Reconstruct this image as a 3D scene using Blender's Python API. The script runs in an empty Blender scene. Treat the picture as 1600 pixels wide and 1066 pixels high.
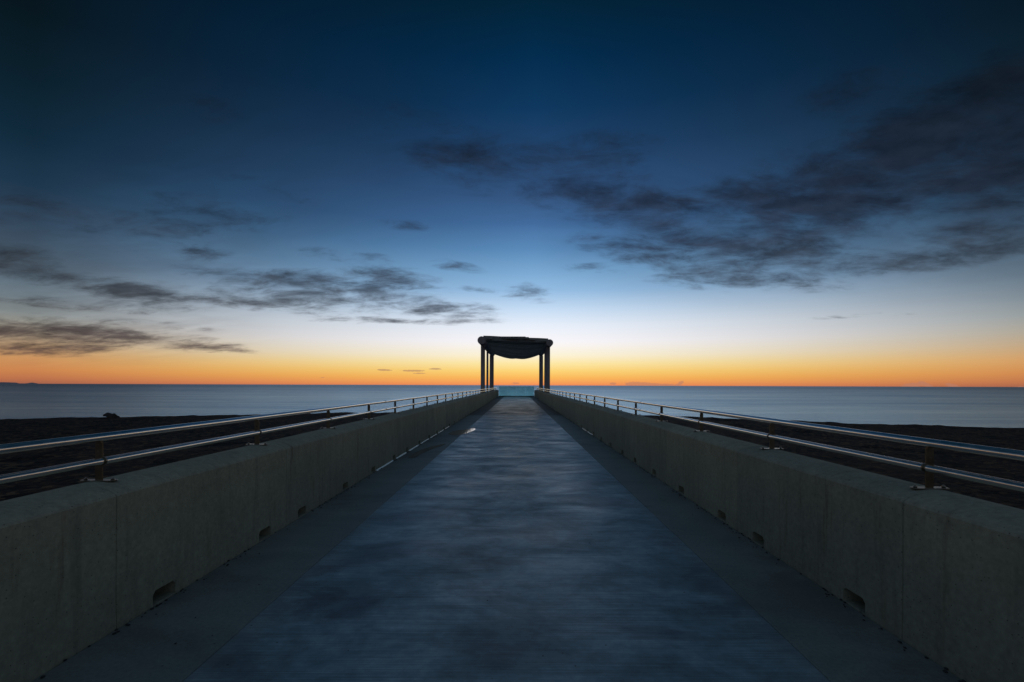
import bpy, bmesh, math, random
from mathutils import Vector, Matrix
random.seed(7)
R = math.radians
scene = bpy.context.scene
COL = scene.collection
F = 755.0; VX = 808.0; HY = 602.0; H = 1.6       # lens (px of the 1600 frame), vanishing point, eye height

def s2l(c):
    return tuple(((v/255)/12.92 if v/255 <= .04045 else ((v/255+.055)/1.055)**2.4) for v in c) + (1,)

# ------------------------------------------------------------------ helpers
def link(o, parent=None):
    COL.objects.link(o)
    if parent is not None: o.parent = parent
    return o
def tag(o, label=None, cat=None, group=None, kind=None):
    if label: o['label'] = label
    if cat: o['category'] = cat
    if group: o['group'] = group
    if kind: o['kind'] = kind
    return o
def empty(name, loc=(0,0,0), rz=0):
    o = bpy.data.objects.new(name, None); o.location = loc; o.rotation_euler = (0,0,rz)
    o.empty_display_size = .2
    return link(o)
class MB:
    def __init__(s): s.v = []; s.f = []; s.sm = []
    def add(s, vs, fs, smooth=False):
        b = len(s.v); s.v += [tuple(v) for v in vs]
        for f in fs: s.f.append(tuple(b+i for i in f)); s.sm.append(smooth)
    def quad(s, a, b, c, d, smooth=False): s.add([a,b,c,d], [(0,1,2,3)], smooth)
    def box(s, x0,x1,y0,y1,z0,z1):
        s.add([(x0,y0,z0),(x1,y0,z0),(x1,y1,z0),(x0,y1,z0),(x0,y0,z1),(x1,y0,z1),(x1,y1,z1),(x0,y1,z1)],
              [(0,3,2,1),(4,5,6,7),(0,1,5,4),(1,2,6,5),(2,3,7,6),(3,0,4,7)])
    def tube(s, pts, r, n=20, caps=True, r1=None):
        pts = [Vector(p) for p in pts]; rings = []
        for i, p in enumerate(pts):
            d = (pts[min(i+1,len(pts)-1)] - pts[max(i-1,0)]).normalized()
            up = Vector((0,0,1)) if abs(d.z) < .9 else Vector((0,1,0))
            a = d.cross(up).normalized(); b = a.cross(d).normalized()
            rr = r if r1 is None else r + (r1-r)*i/(len(pts)-1)
            rings.append([p + a*math.cos(t)*rr + b*math.sin(t)*rr for t in [2*math.pi*k/n for k in range(n)]])
        vs = [v for ring in rings for v in ring]; fs = []
        for i in range(len(rings)-1):
            for k in range(n):
                fs.append((i*n+k, i*n+(k+1)%n, (i+1)*n+(k+1)%n, (i+1)*n+k))
        s.add(vs, fs, True)
        if caps:
            s.add(rings[0], [tuple(range(n))[::-1]]); s.add(rings[-1], [tuple(range(n))])
    def build(s, name, mat, parent=None, bevel=0, seg=2):
        me = bpy.data.meshes.new(name); me.from_pydata(s.v, [], s.f)
        me.polygons.foreach_set('use_smooth', s.sm); me.update()
        bm = bmesh.new(); bm.from_mesh(me)
        bmesh.ops.remove_doubles(bm, verts=bm.verts, dist=1e-5)
        bmesh.ops.recalc_face_normals(bm, faces=bm.faces)
        bm.to_mesh(me); bm.free()
        me.materials.append(mat)
        o = link(bpy.data.objects.new(name, me), parent)
        if bevel:
            m = o.modifiers.new('bevel','BEVEL'); m.width = bevel; m.segments = seg; m.limit_method='ANGLE'; m.angle_limit=R(40)
        return o

# ------------------------------------------------------------------ node helper
class NT:
    def __init__(s, tree): s.t = tree; s.n = tree.nodes; s.l = tree.links
    def new(s, typ, **kw):
        n = s.n.new(typ)
        for k, v in kw.items(): setattr(n, k, v)
        return n
    def put(s, sock, v):
        if isinstance(v, bpy.types.NodeSocket): s.l.new(v, sock)
        elif v is not None: sock.default_value = v
    def math(s, op, a, b=None, c=None, clamp=False):
        n = s.new('ShaderNodeMath', operation=op, use_clamp=clamp)
        s.put(n.inputs[0], a); s.put(n.inputs[1], b); s.put(n.inputs[2], c)
        return n.outputs[0]
    def mix(s, f, a, b, mode='MIX'):
        n = s.new('ShaderNodeMix', data_type='RGBA', blend_type=mode)
        s.put(n.inputs['Factor'], f)
        s.put(n.inputs[6], a); s.put(n.inputs[7], b)
        return n.outputs[2]
    def ramp(s, f, stops, interp='LINEAR'):
        n = s.new('ShaderNodeValToRGB'); cr = n.color_ramp; cr.interpolation = interp
        while len(cr.elements) > 1: cr.elements.remove(cr.elements[-1])
        stops = sorted(stops, key=lambda q: q[0])
        cr.elements[0].position = stops[0][0]; cr.elements[0].color = stops[0][1]
        for p, c in stops[1:]:
            e = cr.elements.new(p); e.color = c
        s.put(n.inputs[0], f); return n.outputs[0]
    def maprange(s, v, a, b, c=0, d=1, interp='SMOOTHSTEP'):
        n = s.new('ShaderNodeMapRange', interpolation_type=interp)
        s.put(n.inputs[0], v); n.inputs[1].default_value=a; n.inputs[2].default_value=b
        n.inputs[3].default_value=c; n.inputs[4].default_value=d
        return n.outputs[0]
    def noise(s, vec, scale, detail=4, rough=.55, dist=0.0, lac=2.0):
        n = s.new('ShaderNodeTexNoise'); s.put(n.inputs['Vector'], vec)
        n.inputs['Scale'].default_value=scale; n.inputs['Detail'].default_value=detail
        n.inputs['Roughness'].default_value=rough; n.inputs['Distortion'].default_value=dist
        return n.outputs['Fac']
    def voro(s, vec, scale, feature='F1', out='Distance', rnd=1.0):
        n = s.new('ShaderNodeTexVoronoi', feature=feature); s.put(n.inputs['Vector'], vec)
        n.inputs['Scale'].default_value=scale; n.inputs['Randomness'].default_value=rnd
        return n.outputs[out]
    def mapping(s, vec, scale=(1,1,1), loc=(0,0,0), rot=(0,0,0), typ='POINT'):
        n = s.new('ShaderNodeMapping', vector_type=typ); s.put(n.inputs[0], vec)
        n.inputs['Location'].default_value=loc; n.inputs['Rotation'].default_value=rot; n.inputs['Scale'].default_value=scale
        return n.outputs[0]
    def bump(s, h, strength, dist, normal=None):
        n = s.new('ShaderNodeBump'); s.put(n.inputs['Height'], h)
        n.inputs['Strength'].default_value=strength; n.inputs['Distance'].default_value=dist
        if normal is not None: s.put(n.inputs['Normal'], normal)
        return n.outputs[0]
def material(name):
    m = bpy.data.materials.new(name); m.use_nodes = True
    nt = NT(m.node_tree); nt.n.clear()
    out = nt.new('ShaderNodeOutputMaterial'); bs = nt.new('ShaderNodeBsdfPrincipled')
    nt.l.new(bs.outputs[0], out.inputs[0])
    geo = nt.new('ShaderNodeNewGeometry').outputs['Position']
    return m, nt, bs, geo, out
def setp(nt, bs, **kw):
    for k, v in kw.items(): nt.put(bs.inputs[k.replace('_',' ')], v)

# ------------------------------------------------------------------ world: twilight sky with clouds
w = bpy.data.worlds.new('World'); scene.world = w; w.use_nodes = True
nt = NT(w.node_tree); nt.n.clear()
wo = nt.new('ShaderNodeOutputWorld'); bg = nt.new('ShaderNodeBackground'); nt.l.new(bg.outputs[0], wo.inputs[0])
tc = nt.new('ShaderNodeTexCoord').outputs['Generated']
sep = nt.new('ShaderNodeSeparateXYZ'); nt.l.new(tc, sep.inputs[0])
dx, dy, dz = sep.outputs
hyp = nt.math('SQRT', nt.math('ADD', nt.math('MULTIPLY', dx, dx), nt.math('MULTIPLY', dy, dy)))
el = nt.math('ARCTAN2', dz, hyp)            # elevation, radians
az = nt.math('ARCTAN2', dx, dy)             # azimuth from the sunrise direction
T45 = R(45)
t = nt.math('DIVIDE', el, T45, clamp=True)
def st(lst, dist):
    return [(math.atan((HY-y)/dist)/T45, s2l(c)) for y, c in lst]
centre = st([(602,(240,140,88)),(598,(248,160,90)),(590,(252,186,92)),(580,(253,212,118)),(568,(254,232,165)),(555,(253,243,215)),
             (535,(250,247,250)),(510,(233,240,251)),(485,(200,222,245)),(455,(150,190,228)),(425,(122,168,210)),(390,(92,140,188)),
             (350,(68,110,160)),(300,(54,90,136)),(240,(36,72,114)),(170,(16,57,96)),(90,(4,45,79)),(0,(3,36,57)),(-200,(3,30,46))], 755)
side = st([(602,(160,98,76)),(594,(188,114,76)),(580,(206,134,80)),(560,(208,152,98)),(540,(190,158,122)),(515,(166,158,142)),
           (490,(140,148,148)),(460,(113,128,138)),(425,(86,105,120)),(385,(68,88,106)),(340,(50,72,94)),(280,(30,56,78)),(200,(16,42,60)),
           (110,(11,33,45)),(0,(8,23,31)),(-200,(6,18,25))], 1100)
back = [(0,s2l((140,134,140))),(.3,s2l((100,112,126))),(1,s2l((76,100,128)))]  # sky behind and overhead, out of view, brightened to lift the foreground
aa = nt.math('ABSOLUTE', nt.math('SUBTRACT', az, R(2.0)))
f1 = nt.math('POWER', nt.math('DIVIDE', aa, R(47), clamp=True), nt.maprange(t, .10, .42, 1.6, 1.0))
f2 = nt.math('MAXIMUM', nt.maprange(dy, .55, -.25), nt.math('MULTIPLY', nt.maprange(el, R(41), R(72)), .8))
base = nt.mix(f1, nt.ramp(t, centre), nt.ramp(t, side))
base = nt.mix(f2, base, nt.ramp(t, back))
# cloud masks: soft ellipses laid out by direction (azimuth, elevation)
cmb = nt.new('ShaderNodeCombineXYZ'); nt.put(cmb.inputs[0], az); nt.put(cmb.inputs[1], el)
# the mask coordinates are frayed by noise so the outlines wander
zp = nt.math('ADD', nt.math('MAXIMUM', dz, 0.0), .18)
pc = nt.new('ShaderNodeCombineXYZ'); nt.put(pc.inputs[0], nt.math('DIVIDE', dx, zp)); nt.put(pc.inputs[1], nt.math('DIVIDE', dy, zp))
plane = pc.outputs[0]
wn = nt.new('ShaderNodeTexNoise'); nt.put(wn.inputs['Vector'], plane); wn.inputs['Scale'].default_value = 2.2; wn.inputs['Detail'].default_value = 3
wv = nt.new('ShaderNodeVectorMath', operation='SUBTRACT'); nt.l.new(wn.outputs['Color'], wv.inputs[0]); wv.inputs[1].default_value=(.5,.5,.5)
ws = nt.new('ShaderNodeVectorMath', operation='MULTIPLY'); nt.l.new(wv.outputs[0], ws.inputs[0])
sc = nt.new('ShaderNodeCombineXYZ'); nt.put(sc.inputs[0], nt.math('MULTIPLY', t, .22)); nt.put(sc.inputs[1], nt.math('MULTIPLY', t, .10))
nt.l.new(sc.outputs[0], ws.inputs[1])
wa = nt.new('ShaderNodeVectorMath', operation='ADD'); nt.l.new(cmb.outputs[0], wa.inputs[0]); nt.l.new(ws.outputs[0], wa.inputs[1])
azel = wa.outputs[0]
def ae(x, y):
    u = x-VX; v = HY-y
    return math.atan2(u, F), math.atan2(v, math.hypot(F, u))
blobs = [  # centre x, y, half width, half height, tilt (deg, clockwise), strength
 (1390,245,190,62,-20,1.15),(1570,210,150,110,-10,1.15),(1290,300,130,45,-10,.8),(1560,270,110,60,0,.6),(1110,325,110,34,0,.62),(1070,372,85,28,5,.85),
 (1130,415,150,30,4,.52),(945,378,60,13,4,.66),(1250,350,150,45,-8,.6),(960,232,75,34,0,.42),(690,225,130,60,15,.24),(780,265,120,45,18,.42),
 (890,305,120,38,12,.52),(980,330,80,30,8,.45),(1540,375,140,34,-4,.8),(1450,405,100,18,-4,.52),(1340,140,110,40,0,.42),(920,420,45,9,4,.5),
 (1200,435,120,18,3,.42),(1470,330,110,25,-8,.4),
 (470,470,115,19,4,.88),(575,448,110,24,2,.8),(680,484,100,17,4,.72),(390,436,110,15,6,.66),(310,390,55,20,15,.6),(240,355,90,18,6,.48),
 (110,440,150,17,12,.9),(250,465,110,8,4,.7),(300,545,80,6,4,.6),(400,478,50,9,4,.5),(20,405,70,24,8,.7),(240,462,110,15,4,.72),(80,525,160,18,4,.95),(60,546,120,14,2,.8),(250,532,120,12,5,.72),
 (180,508,160,9,3,.45),(430,295,75,20,14,.4),(320,160,75,28,6,.36),(60,335,120,28,6,.5),(550,400,75,9,4,.48),(712,418,38,8,8,.5),
 (825,458,48,15,6,.55),(750,452,30,6,5,.5),(640,503,120,5,1,.6),(350,547,60,6,5,.6),(530,505,50,4,2,.4),(160,480,160,10,3,.42),
 (1010,300,90,40,10,.5),(1190,385,120,30,4,.66),(1060,430,90,16,4,.5),(1300,400,120,30,0,.45),(1200,290,90,40,-10,.5),(1460,180,120,60,-15,.7),(850,250,90,40,10,.36),(1000,400,60,14,4,.5),(600,200,90,40,15,.2),(620,430,70,16,4,.5),(500,440,60,14,4,.5),(1345,492,80,4,-3,.42),(350,330,110,30,8,.36),(640,350,60,10,5,.2)]
low = [(600,579,14,1.8,2,.9),(646,580,22,1.8,0,.95),(680,577,12,1.6,0,.95),(655,584,14,1.2,0,.7),(503,591,6,1,0,.6),
 (958,599,6,2.4,0,.9),(990,600,16,5,0,.85),(1010,600,22,3.6,0,.8),(1040,601,24,2.4,0,.8),(1063,598,8,3.4,-30,.8),
 (1425,600,20,4,-5,1),(1447,599,14,3.4,25,1),(1490,601,16,3.4,15,1),(1360,603,14,2,0,.9),(1595,603,12,2.6,0,.8),(1300,604,60,1.6,0,.6),(806,599,9,2.2,0,.7)]
def mask_of(vec, lst):
    acc = None; src = vec
    for i, (x, y, rx, ry, rot, sgn) in enumerate(lst):
        if i and i % 4 == 0:          # ties each batch to the one before, so the shader needs little memory at a time
            ch = nt.new('ShaderNodeVectorMath', operation='MULTIPLY_ADD')
            nt.l.new(acc, ch.inputs[0]); ch.inputs[1].default_value = (1e-7,1e-7,0); nt.l.new(src, ch.inputs[2]); vec = ch.outputs[0]
        c = ae(x, y); ca, sa = math.cos(R(rot)), math.sin(R(rot))
        e1 = ae(x+rx*ca, y+rx*sa); e0 = ae(x-rx*ca, y-rx*sa)
        hw = math.hypot(e1[0]-e0[0], e1[1]-e0[1])/2; ang = math.atan2(e1[1]-e0[1], e1[0]-e0[0])
        g1 = ae(x, y+ry); g0 = ae(x, y-ry); hh = abs(g1[1]-g0[1])/2
        m = nt.mapping(vec, scale=(hw*1.25, hh*1.25, 1), loc=(c[0],c[1],0), rot=(0,0,ang), typ='TEXTURE')
        ln = nt.new('ShaderNodeVectorMath', operation='LENGTH'); nt.l.new(m, ln.inputs[0])
        v = nt.maprange(ln.outputs['Value'], 1.25, 0.0, 0, sgn)
        acc = v if acc is None else nt.math('ADD', acc, nt.math('MULTIPLY', v, nt.math('SUBTRACT', 1.0, acc, clamp=True)))
    return acc
mask = mask_of(azel, blobs)
wind = nt.mapping(plane, scale=(1.3,1.5,1), rot=(0,0,R(-14)))
n1 = nt.noise(wind, 2.6, 9, .64, .35)
n2 = nt.noise(nt.mapping(plane, scale=(.8,1.5,1), rot=(0,0,R(22)), loc=(5,3,0)), 5.5, 8, .66, .4)
nn = nt.math('ADD', nt.math('MULTIPLY', n1, .5), nt.math('MULTIPLY', n2, .5))
dens = nt.math('ADD', mask, nt.math('MULTIPLY', nt.math('SUBTRACT', nn, .5), 4.0))
dens = nt.maprange(dens, -.02, 1.15)
dens = nt.math('MULTIPLY', dens, nt.maprange(mask, .02, .16))
dens = nt.math('MULTIPLY', dens, .90)
lown = nt.noise(nt.mapping(cmb.outputs[0], scale=(1,2.5,1)), 160, 4, .6)
ldens = nt.maprange(nt.math('ADD', mask_of(cmb.outputs[0], low), nt.math('MULTIPLY', nt.math('SUBTRACT', lown, .5), 1.0)), .3, .6)
ldens = nt.math('MULTIPLY', ldens, .62)
ccol = nt.ramp(t, [(0,s2l((128,104,108))),(.07,s2l((110,96,100))),(.16,s2l((78,84,96))),(.24,s2l((70,84,104))),(.36,s2l((48,62,88))),(.5,s2l((34,48,70))),(.66,s2l((24,33,46))),(1,s2l((10,20,30)))])
cdim = nt.ramp(f1, [(0,(1,1,1,1)),(.35,(.78,.74,.68,1)),(1,(.46,.43,.38,1))])
ccol = nt.mix(1.0, ccol, cdim, 'MULTIPLY')
tex = nt.noise(wind, 5.0, 5, .6)
ccol = nt.mix(1.0, ccol, nt.ramp(tex, [(.3,(.55,.55,.58,1)),(.7,(1.45,1.38,1.34,1))]), 'MULTIPLY')
veil = mask_of(azel, [(120,430,330,110,4,.8),(330,330,260,90,8,.6),(1180,330,330,120,-5,.8),(1480,300,260,140,-5,.8),(780,260,300,90,12,.8),(320,200,300,110,10,.5),(100,520,300,50,3,.6)])
vn = nt.noise(nt.mapping(plane, scale=(.7,1.6,1), rot=(0,0,R(-8)), loc=(2,8,0)), 2.4, 7, .62, .4)
veil = nt.math('MULTIPLY', nt.math('MULTIPLY', veil, nt.maprange(vn, .28, .68)), .72)
vcol = nt.mix(.42, nt.mix(1.0, base, (.86,.80,.80,1), 'MULTIPLY'), ccol)
base = nt.mix(veil, base, vcol)
skyc = nt.mix(dens, base, ccol)
skyc = nt.mix(ldens, skyc, nt.ramp(t, [(0,s2l((190,128,104))),(.04,s2l((168,122,104)))]))
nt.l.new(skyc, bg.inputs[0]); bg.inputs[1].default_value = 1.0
w.cycles.sampling_method = 'MANUAL'; w.cycles.sample_map_resolution = 1024

# ------------------------------------------------------------------ materials
def concrete_wall():
    m, nt, bs, P, out = material('parapet_concrete')
    rnd = nt.new('ShaderNodeObjectInfo').outputs['Random']
    big = nt.noise(P, 1.3, 5, .6)
    st_ = nt.noise(nt.mapping(P, scale=(7,7,.55)), 1.4, 5, .65, .2)          # vertical run-off streaks
    fine = nt.noise(P, 30, 6, .7)
    big = nt.math('ADD', nt.math('MULTIPLY', big, .6), nt.math('MULTIPLY', nt.noise(P, 5, 5, .65), .4))
    c = nt.ramp(big, [(.3,(.23,.225,.16,1)),(.7,(.345,.33,.235,1))])
    c = nt.mix(nt.math('MULTIPLY', nt.maprange(st_, .50, .72), .5), c, (.165,.155,.118,1))
    c = nt.mix(nt.math('MULTIPLY', nt.maprange(nt.noise(nt.mapping(P, scale=(1,9,.8)), 1.1, 4, .6), .58, .74), .55), c, (.165,.115,.07,1))  # rust and lichen
    c = nt.mix(1.0, c, nt.ramp(fine, [(.3,(.78,.78,.78,1)),(.7,(1.2,1.2,1.2,1))]), 'MULTIPLY')
    c = nt.mix(1.0, c, nt.ramp(rnd, [(0,(.88,.90,.92,1)),(1,(1.08,1.06,1.02,1))]), 'MULTIPLY')
    pv = nt.voro(P, 42)                                                      # blow holes
    cellr = nt.voro(P, 42, out='Color')
    pit = nt.math('MULTIPLY', nt.maprange(pv, .19, .10), nt.math('GREATER_THAN', cellr, .6))
    c = nt.mix(nt.math('MULTIPLY', pit, .8), c, (.03,.028,.025,1))
    hgt = nt.math('SUBTRACT', nt.math('ADD', nt.math('MULTIPLY', fine, .4), nt.math('MULTIPLY', big, .8)), pit)
    setp(nt, bs, Base_Color=c, Roughness=.82, Normal=nt.bump(hgt, .7, .004))
    bs.inputs['Specular IOR Level'].default_value = .35
    return m
def concrete_deck(centre=True):
    m, nt, bs, P, out = material('brushed_concrete' if centre else 'trowelled_concrete')
    big = nt.noise(nt.mapping(P, scale=(.75,1.1,1)), .8, 6, .6, .6)          # damp patches dragged across the deck
    mid = nt.noise(nt.mapping(P, scale=(.7,1.25,1)), 1.5, 7, .66, .5)
    fine = nt.noise(P, 38, 4, .6)
    if centre:
        wv = nt.noise(nt.mapping(P, scale=(.5,60,1)), 1.6, 5, .7)            # broom strokes
        wv2 = nt.noise(nt.mapping(P, scale=(.5,16,1)), 1.4, 4, .65)
        c = nt.ramp(mid, [(.34,(.115,.155,.160,1)),(.5,(.185,.242,.250,1)),(.68,(.285,.355,.362,1))])
        c = nt.mix(nt.math('MULTIPLY', nt.maprange(big, .50, .64), .8), c, (.07,.078,.086,1))
        c = nt.mix(1.0, c, nt.ramp(wv, [(.3,(.62,.62,.62,1)),(.7,(1.42,1.42,1.42,1))]), 'MULTIPLY')
        c = nt.mix(1.0, c, nt.ramp(wv2, [(.3,(.92,.92,.92,1)),(.7,(1.08,1.08,1.08,1))]), 'MULTIPLY')
        gr = nt.noise(P, 7, 7, .72)
        c = nt.mix(1.0, c, nt.ramp(gr, [(.32,(.74,.74,.74,1)),(.68,(1.26,1.26,1.26,1))]), 'MULTIPLY')
        sx = nt.new('ShaderNodeSeparateXYZ'); nt.l.new(P, sx.inputs[0])       # laitance and dirt creeping in from the edges
        ed = nt.math('ADD', nt.math('ABSOLUTE', nt.math('ADD', sx.outputs[0], .045)), nt.math('MULTIPLY', nt.math('SUBTRACT', mid, .5), .5))
        c = nt.mix(nt.math('MULTIPLY', nt.maprange(ed, 1.45, 1.85), .40), c, (.155,.170,.155,1))
        hgt = nt.math('ADD', nt.math('MULTIPLY', wv, 1.0), nt.math('MULTIPLY', fine, .35))
        rough = nt.ramp(nt.math('ADD', nt.math('MULTIPLY', mid, .5), nt.math('MULTIPLY', big, .5)), [(.40,(.55,)*3+(1,)),(.60,(.30,)*3+(1,))])
        nrm = nt.bump(hgt, .55, .004)
    else:
        c = nt.ramp(mid, [(.3,(.135,.150,.128,1)),(.7,(.205,.215,.180,1))])
        c = nt.mix(nt.math('MULTIPLY', nt.maprange(big, .5, .66), .5), c, (.10,.09,.072,1))
        c = nt.mix(1.0, c, nt.ramp(fine, [(.3,(.85,.85,.85,1)),(.7,(1.15,1.15,1.15,1))]), 'MULTIPLY')
        rough = .66; nrm = nt.bump(nt.math('ADD', fine, nt.math('MULTIPLY', mid, .8)), .5, .003)
    sy = nt.new('ShaderNodeSeparateXYZ'); nt.l.new(P, sy.inputs[0])           # browner and darker nearer the sea
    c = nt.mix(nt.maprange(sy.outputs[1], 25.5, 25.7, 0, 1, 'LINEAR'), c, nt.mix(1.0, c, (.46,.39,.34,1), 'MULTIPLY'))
    pv = nt.voro(P, 9); cr = nt.voro(P, 9, out='Color')                      # specks and pop-outs
    sp = nt.math('MULTIPLY', nt.maprange(pv, .075, .05), nt.math('GREATER_THAN', cr, .62))
    c = nt.mix(nt.math('MULTIPLY', sp, .85), c, (.02,.02,.02,1))
    setp(nt, bs, Base_Color=c, Roughness=rough, Normal=nrm)
    bs.inputs['Specular IOR Level'].default_value = .5
    return m
def simple(name, col, rough, metal=0, var=.15, scale=8, bump=.2, bd=.003, stretch=(1,1,1), spec=.5):
    m, nt, bs, P, out = material(name)
    n = nt.noise(nt.mapping(P, scale=stretch), scale, 5, .6)
    c = nt.ramp(n, [(.3,tuple(v*(1-var) for v in col)+(1,)),(.7,tuple(v*(1+var) for v in col)+(1,))])
    setp(nt, bs, Base_Color=c, Metallic=metal, Normal=nt.bump(n, bump, bd))
    setp(nt, bs, Roughness=nt.ramp(n, [(.3,(rough*.8,)*3+(1,)),(.7,(rough*1.2,)*3+(1,))]))
    bs.inputs['Specular IOR Level'].default_value = spec
    return m
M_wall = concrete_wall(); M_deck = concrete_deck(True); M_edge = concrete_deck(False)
M_under = simple('joint_dirt', (.03,.028,.024), .9)
M_seal = simple('pale_joint_sealant', (.42,.42,.40), .5)
M_steel = simple('polished_stainless', (.88,.82,.74), .22, 1, .05, 14, .03, .001)
M_post = simple('weathered_stainless', (.12,.10,.068), .42, 1, .2, 20, .1, .001)
M_bolt = simple('bolt_steel', (.17,.145,.11), .3, 1)
M_timber = simple('weathered_timber', (.24,.20,.19), .8, 0, .35, 3, .5, .01, (4,4,.5))
M_slat = simple('canopy_timber', (.21,.205,.18), .8, 0, .35, 3, .5, .01, (.6,4,4))
_nt = NT(M_slat.node_tree); _b = [n for n in _nt.n if n.type=='BSDF_PRINCIPLED'][0]; _c = _b.inputs['Base Color'].links[0].from_socket
_nt.put(_b.inputs['Base Color'], _nt.mix(1.0, _c, _nt.ramp(_nt.new('ShaderNodeObjectInfo').outputs['Random'], [(0,(.72,.72,.72,1)),(1,(1.2,1.2,1.2,1))]), 'MULTIPLY'))
M_frame = simple('dark_channel', (.02,.02,.02), .5, .3)
M_stone = simple('beach_stone', (.03,.027,.024), .8, 0, .4, 40)
M_wood = simple('driftwood', (.03,.024,.018), .9, 0, .4, 6, .8, .03)
M_hill = simple('far_land', (.45,.40,.40), 1, 0, .1, .001, 0, 1)
M_reflector = simple('bright_line_metal', (.60,.48,.34), .33, 1, .1, 30, .05, .001)  # for the added strips that stand in for bright lines at the walls

def beach_mat():
    m, nt, bs, P, out = material('pebbles')
    P2 = nt.mapping(P, scale=(1,1,1))
    v1 = nt.voro(P2, 5.5); c1 = nt.voro(P2, 5.5, out='Color')
    v2 = nt.voro(P2, 14)
    big = nt.noise(P, .35, 5, .6)
    c = nt.ramp(c1, [(0,(.004,.0028,.002,1)),(.65,(.022,.011,.005,1)),(1,(.16,.085,.04,1))])
    c = nt.mix(1.0, c, nt.ramp(big, [(.3,(.6,.6,.6,1)),(.7,(1.3,1.3,1.3,1))]), 'MULTIPLY')
    hgt = nt.math('ADD', nt.math('SUBTRACT', 1.0, v1), nt.math('MULTIPLY', nt.math('SUBTRACT', 1.0, v2), .4))
    setp(nt, bs, Base_Color=c, Roughness=.8, Normal=nt.bump(hgt, 1.0, .10))
    bs.inputs['Specular IOR Level'].default_value = .15
    return m
M_beach = beach_mat()
def sea_mat():
    m, nt, bs, P, out = material('sea')
    nt.n.remove(bs)
    wav = nt.noise(nt.mapping(P, scale=(.35,1.0,1)), 1.1, 6, .6)
    sw = nt.noise(nt.mapping(P, scale=(.04,.22,1)), .35, 5, .6, .4)
    sw2 = nt.noise(nt.mapping(P, scale=(.008,.03,1)), .5, 4, .6, .4)
    g = nt.new('ShaderNodeBsdfAnisotropic') if False else nt.new('ShaderNodeBsdfGlossy')
    tint = nt.ramp(nt.math('ADD', nt.math('MULTIPLY', sw, .6), nt.math('MULTIPLY', sw2, .4)),
                   [(.38,(.43,.64,.84,1)),(.62,(.70,.90,1,1))])
    sy = nt.new('ShaderNodeSeparateXYZ'); nt.l.new(P, sy.inputs[0])           # paler silty water inshore, darker offshore
    tint = nt.mix(1.0, tint, nt.ramp(nt.maprange(sy.outputs[1], 40, 900, 0, 1, 'LINEAR'), [(0,(1.0,1.0,1.0,1)),(.12,(.85,.85,.87,1)),(.35,(.70,.71,.76,1)),(1,(.50,.53,.60,1))]), 'MULTIPLY')
    nt.put(g.inputs['Color'], tint); nt.put(g.inputs['Roughness'], .24)
    nt.put(g.inputs['Normal'], nt.bump(nt.math('ADD', wav, nt.math('MULTIPLY', sw, 2)), .22, .5))
    d = nt.new('ShaderNodeBsdfDiffuse'); nt.put(d.inputs['Color'], (.05,.085,.11,1))
    mx = nt.new('ShaderNodeMixShader'); mx.inputs[0].default_value = .93
    nt.l.new(d.outputs[0], mx.inputs[1]); nt.l.new(g.outputs[0], mx.inputs[2]); nt.l.new(mx.outputs[0], out.inputs[0])
    return m
M_sea = sea_mat()
def glass_mat():
    m, nt, bs, P, out = material('greenish_glass')
    nt.n.remove(bs)
    tr = nt.new('ShaderNodeBsdfTransparent'); nt.put(tr.inputs[0], (.62,.84,.84,1))
    gl = nt.new('ShaderNodeBsdfGlossy'); nt.put(gl.inputs['Roughness'], .08); nt.put(gl.inputs['Color'], (.9,.9,.9,1))
    df = nt.new('ShaderNodeBsdfTranslucent'); nt.put(df.inputs[0], (.35,.62,.62,1))
    m1 = nt.new('ShaderNodeMixShader'); nt.put(m1.inputs[0], nt.maprange(nt.noise(P, 1.5, 4), .3, .7, .08, .24)); nt.l.new(tr.outputs[0], m1.inputs[1]); nt.l.new(df.outputs[0], m1.inputs[2])
    m2 = nt.new('ShaderNodeMixShader'); fr = nt.new('ShaderNodeFresnel'); fr.inputs[0].default_value = 1.5
    nt.l.new(fr.outputs[0], m2.inputs[0]); nt.l.new(m1.outputs[0], m2.inputs[1]); nt.l.new(gl.outputs[0], m2.inputs[2])
    nt.l.new(m2.outputs[0], out.inputs[0])
    return m
M_glass = glass_mat()
def water_mat():
    m, nt, bs, P, out = material('puddle_water')
    setp(nt, bs, Base_Color=(.05,.055,.06,1), Roughness=.06, Normal=nt.bump(nt.noise(P, 3, 2), .05, .01))
    bs.inputs['Specular IOR Level'].default_value = 1.0
    return m
M_water = water_mat()

# ------------------------------------------------------------------ setting: sea, beach, far land
SEA = -2.9
b = MB(); n = 96; Rr = 26000
ring = [0, 60, 120, 300, 900, 3000, 9000, Rr]
vs = [(0,0,SEA)]; fs = []
for i, r in enumerate(ring[1:]):
    for k in range(n):
        a = 2*math.pi*k/n; vs.append((r*math.sin(a), r*math.cos(a), SEA))
for k in range(n): fs.append((0, 1+k, 1+(k+1)%n))
for i in range(len(ring)-2):
    for k in range(n):
        p = 1+i*n; q = 1+(i+1)*n; fs.append((p+k, q+k, q+(k+1)%n, p+(k+1)%n))
b.add(vs, fs)
sea = b.build('sea', M_sea); tag(sea, kind='structure')

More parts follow.
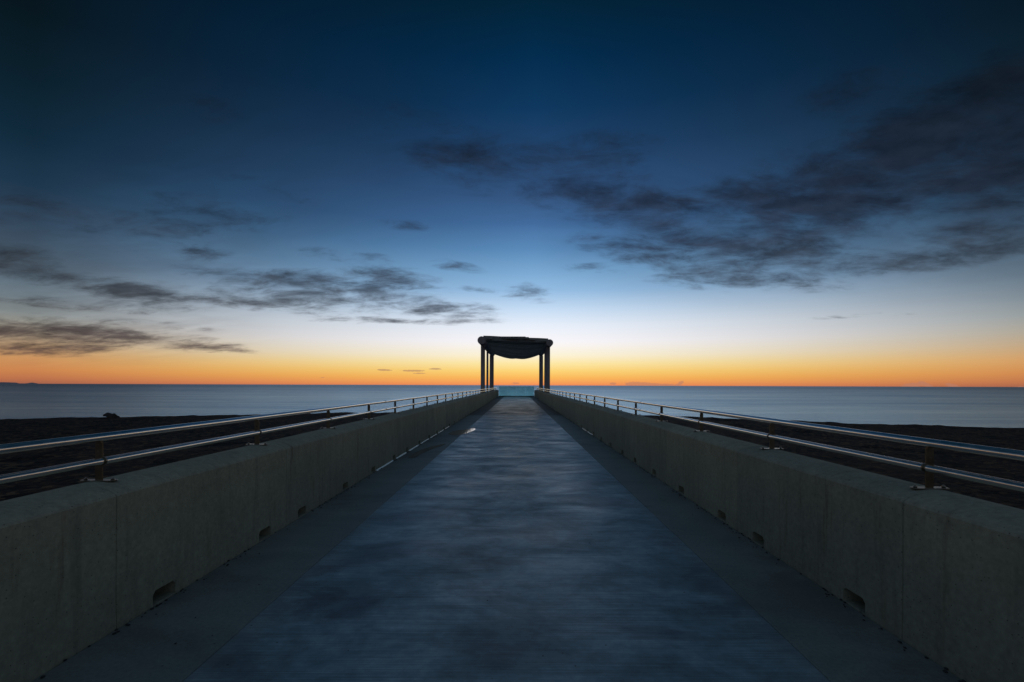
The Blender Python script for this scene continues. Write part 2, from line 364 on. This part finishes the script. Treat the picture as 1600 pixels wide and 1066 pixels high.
from mathutils import noise as mn
crest = [(-400,-60),(-200,5),(-90,27),(-60,36.5),(-44.5,41.6),(-33,46),(-26,49),(-18.8,53),(-13.6,53.5),(0,53),(8,52),(12.8,50.3),(18.2,47),(22,43),(30,38.6),(37.3,35.6),(60,27),(100,10),(200,-30),(400,-110)]
def yc(x):
    for (x0,y0),(x1,y1) in zip(crest, crest[1:]):
        if x <= x1:
            t_ = (x-x0)/(x1-x0); return y0+(y1-y0)*t_
    return crest[-1][1]
b = MB(); xs = []; x = 0.0
while x < 400: xs.append(x); x += .45 if x < 60 else 6
xs = [-v for v in xs[:0:-1]] + xs
ts = [-220,-160,-110,-80,-64] + [-56+i*.5 for i in range(112)] + [.25,.5,.8,1.2,1.7,2.4,3.5,5,8,14]
vs = []
for x in xs:
    Y = sum(yc(x+o) for o in (-3,-1.5,0,1.5,3))/5
    for tt in ts:
        y = Y + tt
        z = -1.46
        if tt > 0: z -= .30*tt
        else: z += .06*math.exp(tt/2.5)
        nz = mn.noise(Vector((x*.22, y*.22, 0)))*.10 + mn.noise(Vector((x*.9, y*.9, 4)))*.06 + mn.noise(Vector((x*2.3, y*2.3, 9)))*.06
        if tt <= 1.7: z += nz
        vs.append((x, y, z))
k = len(ts); fs = []
for i in range(len(xs)-1):
    for j in range(k-1): fs.append((i*k+j, (i+1)*k+j, (i+1)*k+j+1, i*k+j+1))
b.add(vs, fs, True)
beach = b.build('beach', M_beach); tag(beach, kind='structure')

# far land, low on the left horizon
def ridge(name, pts, dist, thick):
    b = MB(); vs = []
    for x, h in pts:
        a = math.atan2(x-VX, F); px = dist*math.sin(a); py = dist*math.cos(a)
        hh = h*dist/math.hypot(F, x-VX)
        vs += [(px,py,SEA-1),(px,py,max(hh,.1)+SEA),(px*(1+thick),py*(1+thick),SEA-1)]
    fs = []
    for i in range(len(pts)-1):
        q = i*3; fs += [(q,q+3,q+4,q+1),(q+1,q+4,q+5,q+2)]
    b.add(vs, fs)
    return b.build(name, M_hill)
random.seed(3)
pts = [(-160,5)]
for x in range(-150, 64, 5):
    hh = 1.6 + 1.2*math.sin(x*.045+1.2) + random.random()*.5
    if x > -10: hh = {True:2.4 - .03*abs(x-5), False: 0}[x<28] if x<40 else 2.0*math.exp(-((x-50)/7)**2)
    pts.append((x, max(hh, .5) if x < 60 else 0.3))
hl = ridge('hills', pts, 14000, .05); tag(hl, kind='structure')

# ------------------------------------------------------------------ the deck
XL, XR = -2.614, 2.443          # inner faces of the parapets at the deck
CL, CR = -1.80, 1.71            # edges of the brushed centre lane
Y0, YE = -4.0, 68.6
b = MB(); b.box(XL-.38, XR+.38, Y0, YE, -.45, -.012)
o = b.build('walkway_base', M_under); tag(o, kind='structure')
def slab_strip(name, x0, x1, joints, mat, jit, gap=.004, dz=0):
    b = MB()
    for ya, yb in zip(joints, joints[1:]):
        ya += gap; yb -= gap
        nseg = max(2, int((yb-ya)/.25))
        L = []; Rr_ = []
        for i in range(nseg+1):
            y = ya + (yb-ya)*i/nseg
            jl = jit*mn.noise(Vector((x0*3, y*1.7, 1))) + jit*.5*mn.noise(Vector((x0*3, y*7, 1)))
            jr = jit*mn.noise(Vector((x1*3, y*1.7, 7))) + jit*.5*mn.noise(Vector((x1*3, y*7, 7)))
            L.append((x0+jl, y)); Rr_.append((x1+jr, y))
        vs = []
        for (lx, y), (rx, _) in zip(L, Rr_):
            vs += [(lx,y,-.05),(lx,y,-.005+dz),(lx+.006,y,dz),(rx-.006,y,dz),(rx,y,-.005+dz),(rx,y,-.05)]
        fs = []
        for i in range(nseg):
            for j in range(5): fs.append((i*6+j, (i+1)*6+j, (i+1)*6+j+1, i*6+j+1))
        fs += [(0,1,2,3,4,5), tuple(nseg*6+q for q in (5,4,3,2,1,0))]
        b.add(vs, fs)
    o = b.build(name, mat); tag(o, kind='structure'); return o
cj = [Y0,10.65,14.1,17.7,21.3,25.6,29.4,33.2,37,41,45,49,53,57,61,65,YE]
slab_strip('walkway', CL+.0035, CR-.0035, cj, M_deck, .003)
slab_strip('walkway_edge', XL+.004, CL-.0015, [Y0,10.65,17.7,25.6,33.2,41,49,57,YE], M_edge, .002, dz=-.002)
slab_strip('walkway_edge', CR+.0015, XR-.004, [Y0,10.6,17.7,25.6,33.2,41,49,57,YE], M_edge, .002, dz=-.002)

b = MB()
for yj in (10.65, 14.1, 17.7, 25.6):
    x = CL+.02
    while x < CR-.1:
        w_ = random.uniform(.2,.6); x1 = min(x+w_, CR-.02); yy = yj + .006*mn.noise(Vector((x*3,yj,0)))
        t_ = random.uniform(.012,.022)
        b.add([(x,yy-t_,-.02),(x1,yy-t_,-.02),(x1,yy+t_,-.02),(x,yy+t_,-.02),(x,yy-t_,.0035),(x1,yy-t_,.0035),(x1,yy+t_,.0055),(x,yy+t_,.0055)],
              [(4,5,6,7),(0,1,5,4),(1,2,6,5),(2,3,7,6),(3,0,4,7)])
        x = x1 + (random.uniform(.0,.02))
o = b.build('walkway_joint', M_seal); tag(o, kind='structure')
# puddles lying on the deck
def puddle(pts, label):
    b = MB(); n = 40; vs = []
    cx = sum(p[0] for p in pts)/len(pts); cy = sum(p[1] for p in pts)/len(pts)
    m = len(pts); out = []
    for i in range(m):
        p0, p1, p2, p3 = (Vector(pts[(i+q-1)%m]) for q in range(4))
        for s in range(6):
            u = s/6; out.append(.5*((2*p1)+(p2-p0)*u+(2*p0-5*p1+4*p2-p3)*u*u+(3*p1-p0-3*p2+p3)*u**3))
    b.add([(p.x,p.y,.0035) for p in out], [tuple(range(len(out)))])
    o = b.build('puddle', M_water)
    if o.data.polygons[0].normal.z < 0: o.data.flip_normals()
    tag(o, label, 'puddle', 'puddles on the walkway')
puddle([(-2.25,15.9),(-2.05,15.4),(-1.82,15.5),(-1.66,16.0),(-1.50,17.2),(-1.60,17.9),(-1.85,17.3),(-2.1,17.0)], 'small bright puddle on the left edge of the brushed centre lane')
puddle([(-2.40,10.7),(-2.25,10.6),(-2.18,11.6),(-1.95,12.8),(-1.98,13.1),(-2.25,12.4),(-2.38,11.6)], 'thin dull puddle on the left side strip, nearer than the bright one')

# ------------------------------------------------------------------ parapets
PROF = [(0,-.45),(0,0),(0,.105),(0,.50),(0,.865),(.010,.880),(.045,.900),(.095,.919),(.15,.932),(.21,.939),(.27,.939),(.32,.930),(.365,.905),(.395,.86),(.40,.50),(.40,-.45)]
HZ = .108
def panel_mesh(x_in, sgn, ya, yb, holes):
    g = .0025; ya += g; yb -= g
    b = MB()
    cuts = sorted(set([ya, yb] + [h-.115 for h in holes] + [h+.115 for h in holes]))
    P = lambda o, y, z: (x_in + sgn*o, y, z)
    prof = PROF[2:]
    # rounded arris at each end: two inset rings
    def ring(y, ins): 
        out = []
        for i, (o, z) in enumerate(prof):
            oo = o + (ins if i < 7 else -ins if i > 9 else 0); zz = z - (ins if 4 <= i <= 10 else 0)
            out.append(P(oo, y, zz))
        return out
    ys = [(ya,.006),(ya+.003,.002),(ya+.008,0)]
    q = ya+.25
    while q < yb-.1: ys.append((q,0)); q += .25
    ys += [(yb-.008,0),(yb-.003,.002),(yb,.006)]
    rings = [ring(y, i) for y, i in ys]; m = len(prof)
    vs = [v for r in rings for v in r]; fs = []
    for i in range(len(rings)-1):
        for j in range(m-1): fs.append((i*m+j, i*m+j+1, (i+1)*m+j+1, (i+1)*m+j))
    b.add(vs, fs)
    b.add(rings[0], [tuple(range(m))]); b.add(rings[-1], [tuple(range(m))])
    # lower band with the drain slots
    b2 = b
    for y0, y1 in zip(cuts, cuts[1:]):
        mid = (y0+y1)/2
        hole = any(abs(mid-h) < .11 for h in holes)
        if not hole:
            b2.quad(P(0,y0,-.45),P(0,y1,-.45),P(0,y1,PROF[2][1]),P(0,y0,PROF[2][1]))
        else:
            b2.quad(P(0,y0,-.45),P(0,y1,-.45),P(0,y1,.004),P(0,y0,.004))
            b2.quad(P(0,y0,.004),P(0,y1,.004),P(.40,y1,-.02),P(.40,y0,-.02))      # sill, falling outwards
            b2.quad(P(0,y0,.105),P(0,y1,.105),P(.40,y1,.105),P(.40,y0,.105))      # soffit
            for yy in (y0, y1): b2.quad(P(0,yy,-.02),P(.40,yy,-.02),P(.40,yy,.105),P(0,yy,.105))
            for yy, d in ((y0,1),(y1,-1)):                                          # splayed top corners
                b2.add([P(.002,yy,.105),P(.002,yy+d*.03,.105),P(.002,yy,.075),P(.2,yy,.105),P(.2,yy+d*.03,.105),P(.2,yy,.075)],
                       [(0,1,2),(1,4,5,2)])
    for yy in (ya, yb): b2.quad(P(0,yy,-.45),P(.4,yy,-.45),P(.4,yy,.105),P(0,yy,.105))
    return b
def parapet(x_in, sgn, holes, joints, label):
    root = empty('parapet_wall', (x_in+sgn*.2, (Y0+YE)/2, 0)); tag(root, label, 'wall', 'parapet walls along the pier')
    loc = Vector(root.location)
    for ya, yb in zip(joints, joints[1:]):
        hs = [h for h in holes if ya < h < yb]
        o = panel_mesh(x_in, sgn, ya, yb, hs).build('panel', M_wall, root)
        o.matrix_parent_inverse = Matrix.Translation(-loc)
    return root
def fix(joints, holes):
    out = []
    for j in joints:
        for h in holes:
            if abs(j-h) < .22: j = h + .30
        out.append(j)
    return out
hl_ = [.72, 2.15, 3.59, 5.02, 5.89, 7.37, 8.8, 10.3, 11.5, 12.95, 14.4, 15.8, 17.3]
hr_ = [.65, 2.08, 3.5, 4.89, 5.76, 7.18, 8.6, 10.0, 11.2, 12.6, 14.0, 15.4]
while hl_[-1] < 64: hl_.append(hl_[-1]+1.43)
while hr_[-1] < 64: hr_.append(hr_[-1]+1.43)
jl_ = [Y0,-1.6,.3,3.16,5.48,7.95]; jr_ = [Y0,-1.6,.3,3.06,5.36,7.9,10.45]
while jl_[-1] < 64: jl_.append(jl_[-1]+2.45)
while jr_[-1] < 64: jr_.append(jr_[-1]+2.45)
jl_ = fix(jl_, hl_)+[YE]; jr_ = fix(jr_, hr_)+[YE]
parapet(XL, -1, hl_, jl_, 'long concrete parapet with drain slots along the left side of the walkway')
parapet(XR, 1, hr_, jr_, 'long concrete parapet with drain slots along the right side of the walkway')

# added strips, tilted to mirror the sky as bright lines at the wall feet
for (x, y0, y1, lab) in ((XL+.012, 8.95, 18.9, 'thin added strip mirroring the sky as a bright line at the foot of the left parapet'), (XR-.012, 15.3, 18.0, 'short added strip mirroring the sky as a bright line at the foot of the right parapet')):
    s = empty('bright_line_reflector', (x, (y0+y1)/2, 0)); s['label'] = lab; s['category'] = 'added reflecting strip'; s['group'] = 'added reflecting strips along the wall feet'
    y = y0; hs = [h for h in (hl_ if x < 0 else hr_) if y0 < h < y1]
    edges = [y0] + [e for h in hs for e in (h-.13, h+.13)] + [y1]
    for a, c in zip(edges[::2], edges[1::2]):
        if c-a < .2: continue
        b = MB(); q = -1 if x > 0 else 1; ym = (y0+y1)/2; wv_ = [(-.012*q,0),(.012*q,0),(-.010*q,.019)]
        b.add([(px_,yy-ym,pz_) for yy in (a,c) for px_,pz_ in wv_], [(0,1,2),(5,4,3),(0,3,4,1),(1,4,5,2),(2,5,3,0)]); b.build('reflector_length', M_reflector, s)

# ------------------------------------------------------------------ railings
RL, RR = XL-.238, XR+.238
post_protos = {}
def make_post(parent, sgn):
    """flat upright in the plane across the rail; sgn=+1 when the deck lies towards +x"""
    b = MB()
    b.box(-.024,.024,-.006,.006,.008,.262)
    p = b.build('post', M_post, parent, bevel=.002)
    b = MB(); b.box(-.018,.018,-.010,.010,.255,.277); b.build('saddle', M_post, p, bevel=.002)
    b = MB(); n = 28; vs = []                        # long oval base plate lying over the coping
    for z in (.003,.011):
        for q in range(n):
            a = 2*math.pi*q/n; cx = .085 if math.cos(a) > 0 else -.085
            vs.append((cx+.034*math.cos(a), .034*math.sin(a), z - .0*abs(cx)))
    b.add(vs, [tuple(range(n)), tuple(range(n,2*n))] + [(q,(q+1)%n,n+(q+1)%n,n+q) for q in range(n)])
    b.build('base_plate', M_bolt, p, bevel=.003)
    for dx in (-.092,.092):
        b = MB(); b.tube([(dx,0,-.02),(dx,0,.026)], .006, 12); b.tube([(dx,0,.011),(dx,0,.020)], .0115, 6)
        b.build('bolt', M_bolt, p)
    b = MB(); b.tube([(0,-.013,.205),(0,.013,.205)], .006, 12); b.build('rivet', M_bolt, p)
    b = MB(); b.tube([(sgn*.020,-.011,.1385),(sgn*.020,.011,.1385)], .0285, 20); b.build('clamp', M_post, p)
    return p
def railing(xr, sgn, ys, label):
    y0 = ys[0]-.9; y1 = YE-1.6
    root = empty('railing', (xr, 0, .934)); tag(root, label, 'railing', 'railings on the parapets')
    def rail(name, dx, z, r, breaks):
        b = MB(); pts = []
        k = int((y1-y0)/1.0)
        for i in range(k+1):
            y = y0+(y1-y0)*i/k
            pts.append((dx + .003*mn.noise(Vector((xr, y*.35, z))), y, z + .003*mn.noise(Vector((xr+9, y*.35, z)))))
        b.tube(pts, r, 32)
        o = b.build(name, M_steel, root)
        for yb in breaks:
            s = MB(); s.tube([(dx,yb-.006,z),(dx,yb+.006,z)], r+.0022, 24); s.build('joint_sleeve', M_post, o)
    rail('handrail', 0, .300, .0285, [10.4, 16.3, 28.3, 40.3, 52.3])
    rail('lower_rail', sgn*.020, .1385, .0245, [10.4, 22.3, 34.3, 46.3])
    proto = make_post(root, sgn); proto.location = (0, ys[0], 0)
    kids = list(proto.children)
    for y in ys[1:]:
        c = proto.copy(); COL.objects.link(c); c.parent = root; c.location = (0, y, 0)
        for ch in kids:
            d = ch.copy(); COL.objects.link(d); d.parent = c
yl = [-.70+2.0*i for i in range(34)]; yr = [-.74+1.94*i for i in range(35)]
railing(RL, 1, [y for y in yl if y < YE-2], 'twin tube steel railing with flat posts on the left parapet')
railing(RR, -1, [y for y in yr if y < YE-2], 'twin tube steel railing with flat posts on the right parapet')

# ------------------------------------------------------------------ glass barrier at the far end
root = empty('glass_barrier', (0, YE-.25, 0)); tag(root, 'clear greenish glass barrier closing the far end of the walkway', 'barrier')
b = MB(); b.box(XL+.02, XR-.02, -.05, .05, .002, .10); b.build('base_channel', M_frame, root, bevel=.005)
n = 4; wd = (XR-XL-.08)/n
for i in range(n):
    b = MB(); x0 = XL+.04+i*wd
    b.box(x0+.008, x0+wd-.008, -.008, .008, .08, 1.44); b.build('glass_panel', M_glass, root, bevel=.002)

# ------------------------------------------------------------------ pergola
pr = empty('pergola', (-.09, 53.5, 0)); tag(pr, 'tall dark pergola with a sagging slatted canopy straddling the far end of the walkway', 'pergola')
off = Vector(pr.location)
def loc(x, y, z): return (x-off.x, y-off.y, z-off.z)
cols = [(-3.236,45.6,.205,5.4),(-3.236,52.6,.115,5.4),(-3.236,61.4,.265,5.4),(3.06,48.0,.205,5.4),(3.06,52.6,.115,5.4),(3.06,61.8,.25,5.4)]
for x, y, r, h in cols:
    b = MB(); b.tube([loc(x,y,-4.5), loc(x,y,-.4), loc(x,y,h)], r, 24); c = b.build('column', M_timber, pr)
for x, ya, yb, r0 in ((-3.25,43.9,63.5,.37),(3.11,46.2,63.8,.33)):
    b = MB(); pts = [loc(x, ya+(yb-ya)*i/8, 5.67) for i in range(9)]
    b.tube(pts, r0, 28, r1=r0-.06); b.build('side_beam', M_timber, pr, bevel=.02)
NS = 26
def slat_pts(u, k):
    s = k/(NS-1)
    y = (44.3 + 18.6*s)*(1-u) + (46.8+16.3*s)*u
    x = -3.1 + 6.1*u
    c1 = .40 if (k%2 == 0 and k > 14) else .62
    sh = (1-abs((u-c1)/(c1 if u < c1 else 1-c1))**1.55)
    sag = .64*math.sin(min(1, s*1.15)*math.pi/2)**.8
    zc = 5.91 - sag*sh - .20*s
    return x, y, zc
for k in range(NS):
    b = MB(); vs = []; N = 20; dep = .17 if k > 3 else .42-.06*k; th = .26
    for i in range(N+1):
        x, y, z = slat_pts(i/N, k); j = .02*mn.noise(Vector((i*.2, k*3.1, 0)))
        for (dy_, dz_) in ((-th/2,-dep/2),(th/2,-dep/2),(th/2,dep/2),(-th/2,dep/2)):
            vs.append(loc(x, y+dy_, z+dz_+j))
    fs = [(0,1,2,3), tuple(N*4+q for q in (3,2,1,0))]
    for i in range(N):
        for q in range(4): fs.append((i*4+q, (i+1)*4+q, (i+1)*4+(q+1)%4, i*4+(q+1)%4))
    b.add(vs, fs); b.build('canopy_slat', M_slat, pr)
# stepped boards riding on the front slats
def z_for(py, yw): return H + (HY-py)*yw/F
for (xa, xb, py, yw) in ((768,821,526.2,45.0),(757,769,526.9,44.4),(820,826,527.0,45.6),(825,836,528.3,46.0),(835,856,530.3,46.5)):
    z = z_for(py, yw); b = MB()
    X0 = (xa-VX)*yw/F; X1 = (xb-VX)*yw/F
    b.box(X0-off.x, X1-off.x, yw-.18-off.y, yw+.28-off.y, z-.20, z); b.build('cap_board', M_slat, pr)

# ------------------------------------------------------------------ small things
# driftwood lump on the beach crest, left
dw = MB(); cx, cy = -37.2, 44.3
bm = bmesh.new(); bmesh.ops.create_icosphere(bm, subdivisions=4, radius=1)
for v in bm.verts:
    p = v.co.copy(); nz = 1+.35*mn.noise(p*1.6)+.15*mn.noise(p*4)
    v.co = Vector((p.x*.95*nz + (.45 if p.z < 0 else -.1)*abs(p.x), p.y*.5*nz, p.z*.27*nz + (.14*math.exp(-((p.x+.45)/.22)**2) if p.z > .2 else 0)))
me = bpy.data.meshes.new('driftwood'); bm.to_mesh(me); bm.free(); me.materials.append(M_wood)
for p in me.polygons: p.use_smooth = True
o = link(bpy.data.objects.new('driftwood', me)); o.location = (cx, cy, -1.36); o.scale = (.62,.62,.9)
tag(o, 'dark lump of driftwood lying on the crest of the pebble beach', 'driftwood')

# loose grit and pebbles blown against the wall feet: nobody could count them
b = MB(); random.seed(11)
def stone(x, y, r):
    vs = []; 
    for zz, rr in ((0,.8),(.35,1),(.7,.6)):
        for q in range(6):
            a = 2*math.pi*q/6+.3*zz; k_ = rr*r*random.uniform(.75,1.2); vs.append((x+k_*math.cos(a)*1.1, y+k_*math.sin(a)*1.4, zz*r+.001))
    fs = [(12,13,14,15,16,17)]
    for l in range(2):
        for q in range(6): fs.append((l*6+q, l*6+(q+1)%6, (l+1)*6+(q+1)%6, (l+1)*6+q))
    b.add(vs, fs)
for side_, xw in ((-1, XL), (1, XR)):
    for _ in range(950):
        y = random.uniform(1.2, 30)
        if mn.noise(Vector((side_*5, y*1.3, 0))) < random.uniform(-.35,.25): continue
        d = abs(random.gauss(0, .035)) + .008
        if random.random() < .10: d = random.uniform(.05,.8)
        stone(xw - side_*d, y, random.uniform(.0035,.011)*(.6 if d > .1 else 1))
for _ in range(90):
    stone(random.uniform(CL,CR), random.uniform(1.5,14), random.uniform(.002,.0045))
o = b.build('grit', M_stone); tag(o, 'dark grit and tiny pebbles blown along the wall feet', 'grit', kind='stuff')

# ------------------------------------------------------------------ camera
cam = bpy.data.cameras.new('camera'); co = bpy.data.objects.new('camera', cam); COL.objects.link(co)
co.location = (0,0,H)
cam.sensor_width = 36; cam.lens = F/1600*36
cam.shift_x = -(VX-800)/1600; cam.shift_y = (HY-533)/1600
co.rotation_euler = (Matrix.Rotation(R(90),4,'X') @ Matrix.Rotation(R(.19),4,'Z')).to_euler()
cam.clip_start = .05; cam.clip_end = 80000
scene.camera = co
scene.render.engine = 'CYCLES'
scene.view_settings.view_transform = 'Standard'; scene.view_settings.look = 'None'
scene.view_settings.exposure = 0; scene.view_settings.gamma = 1
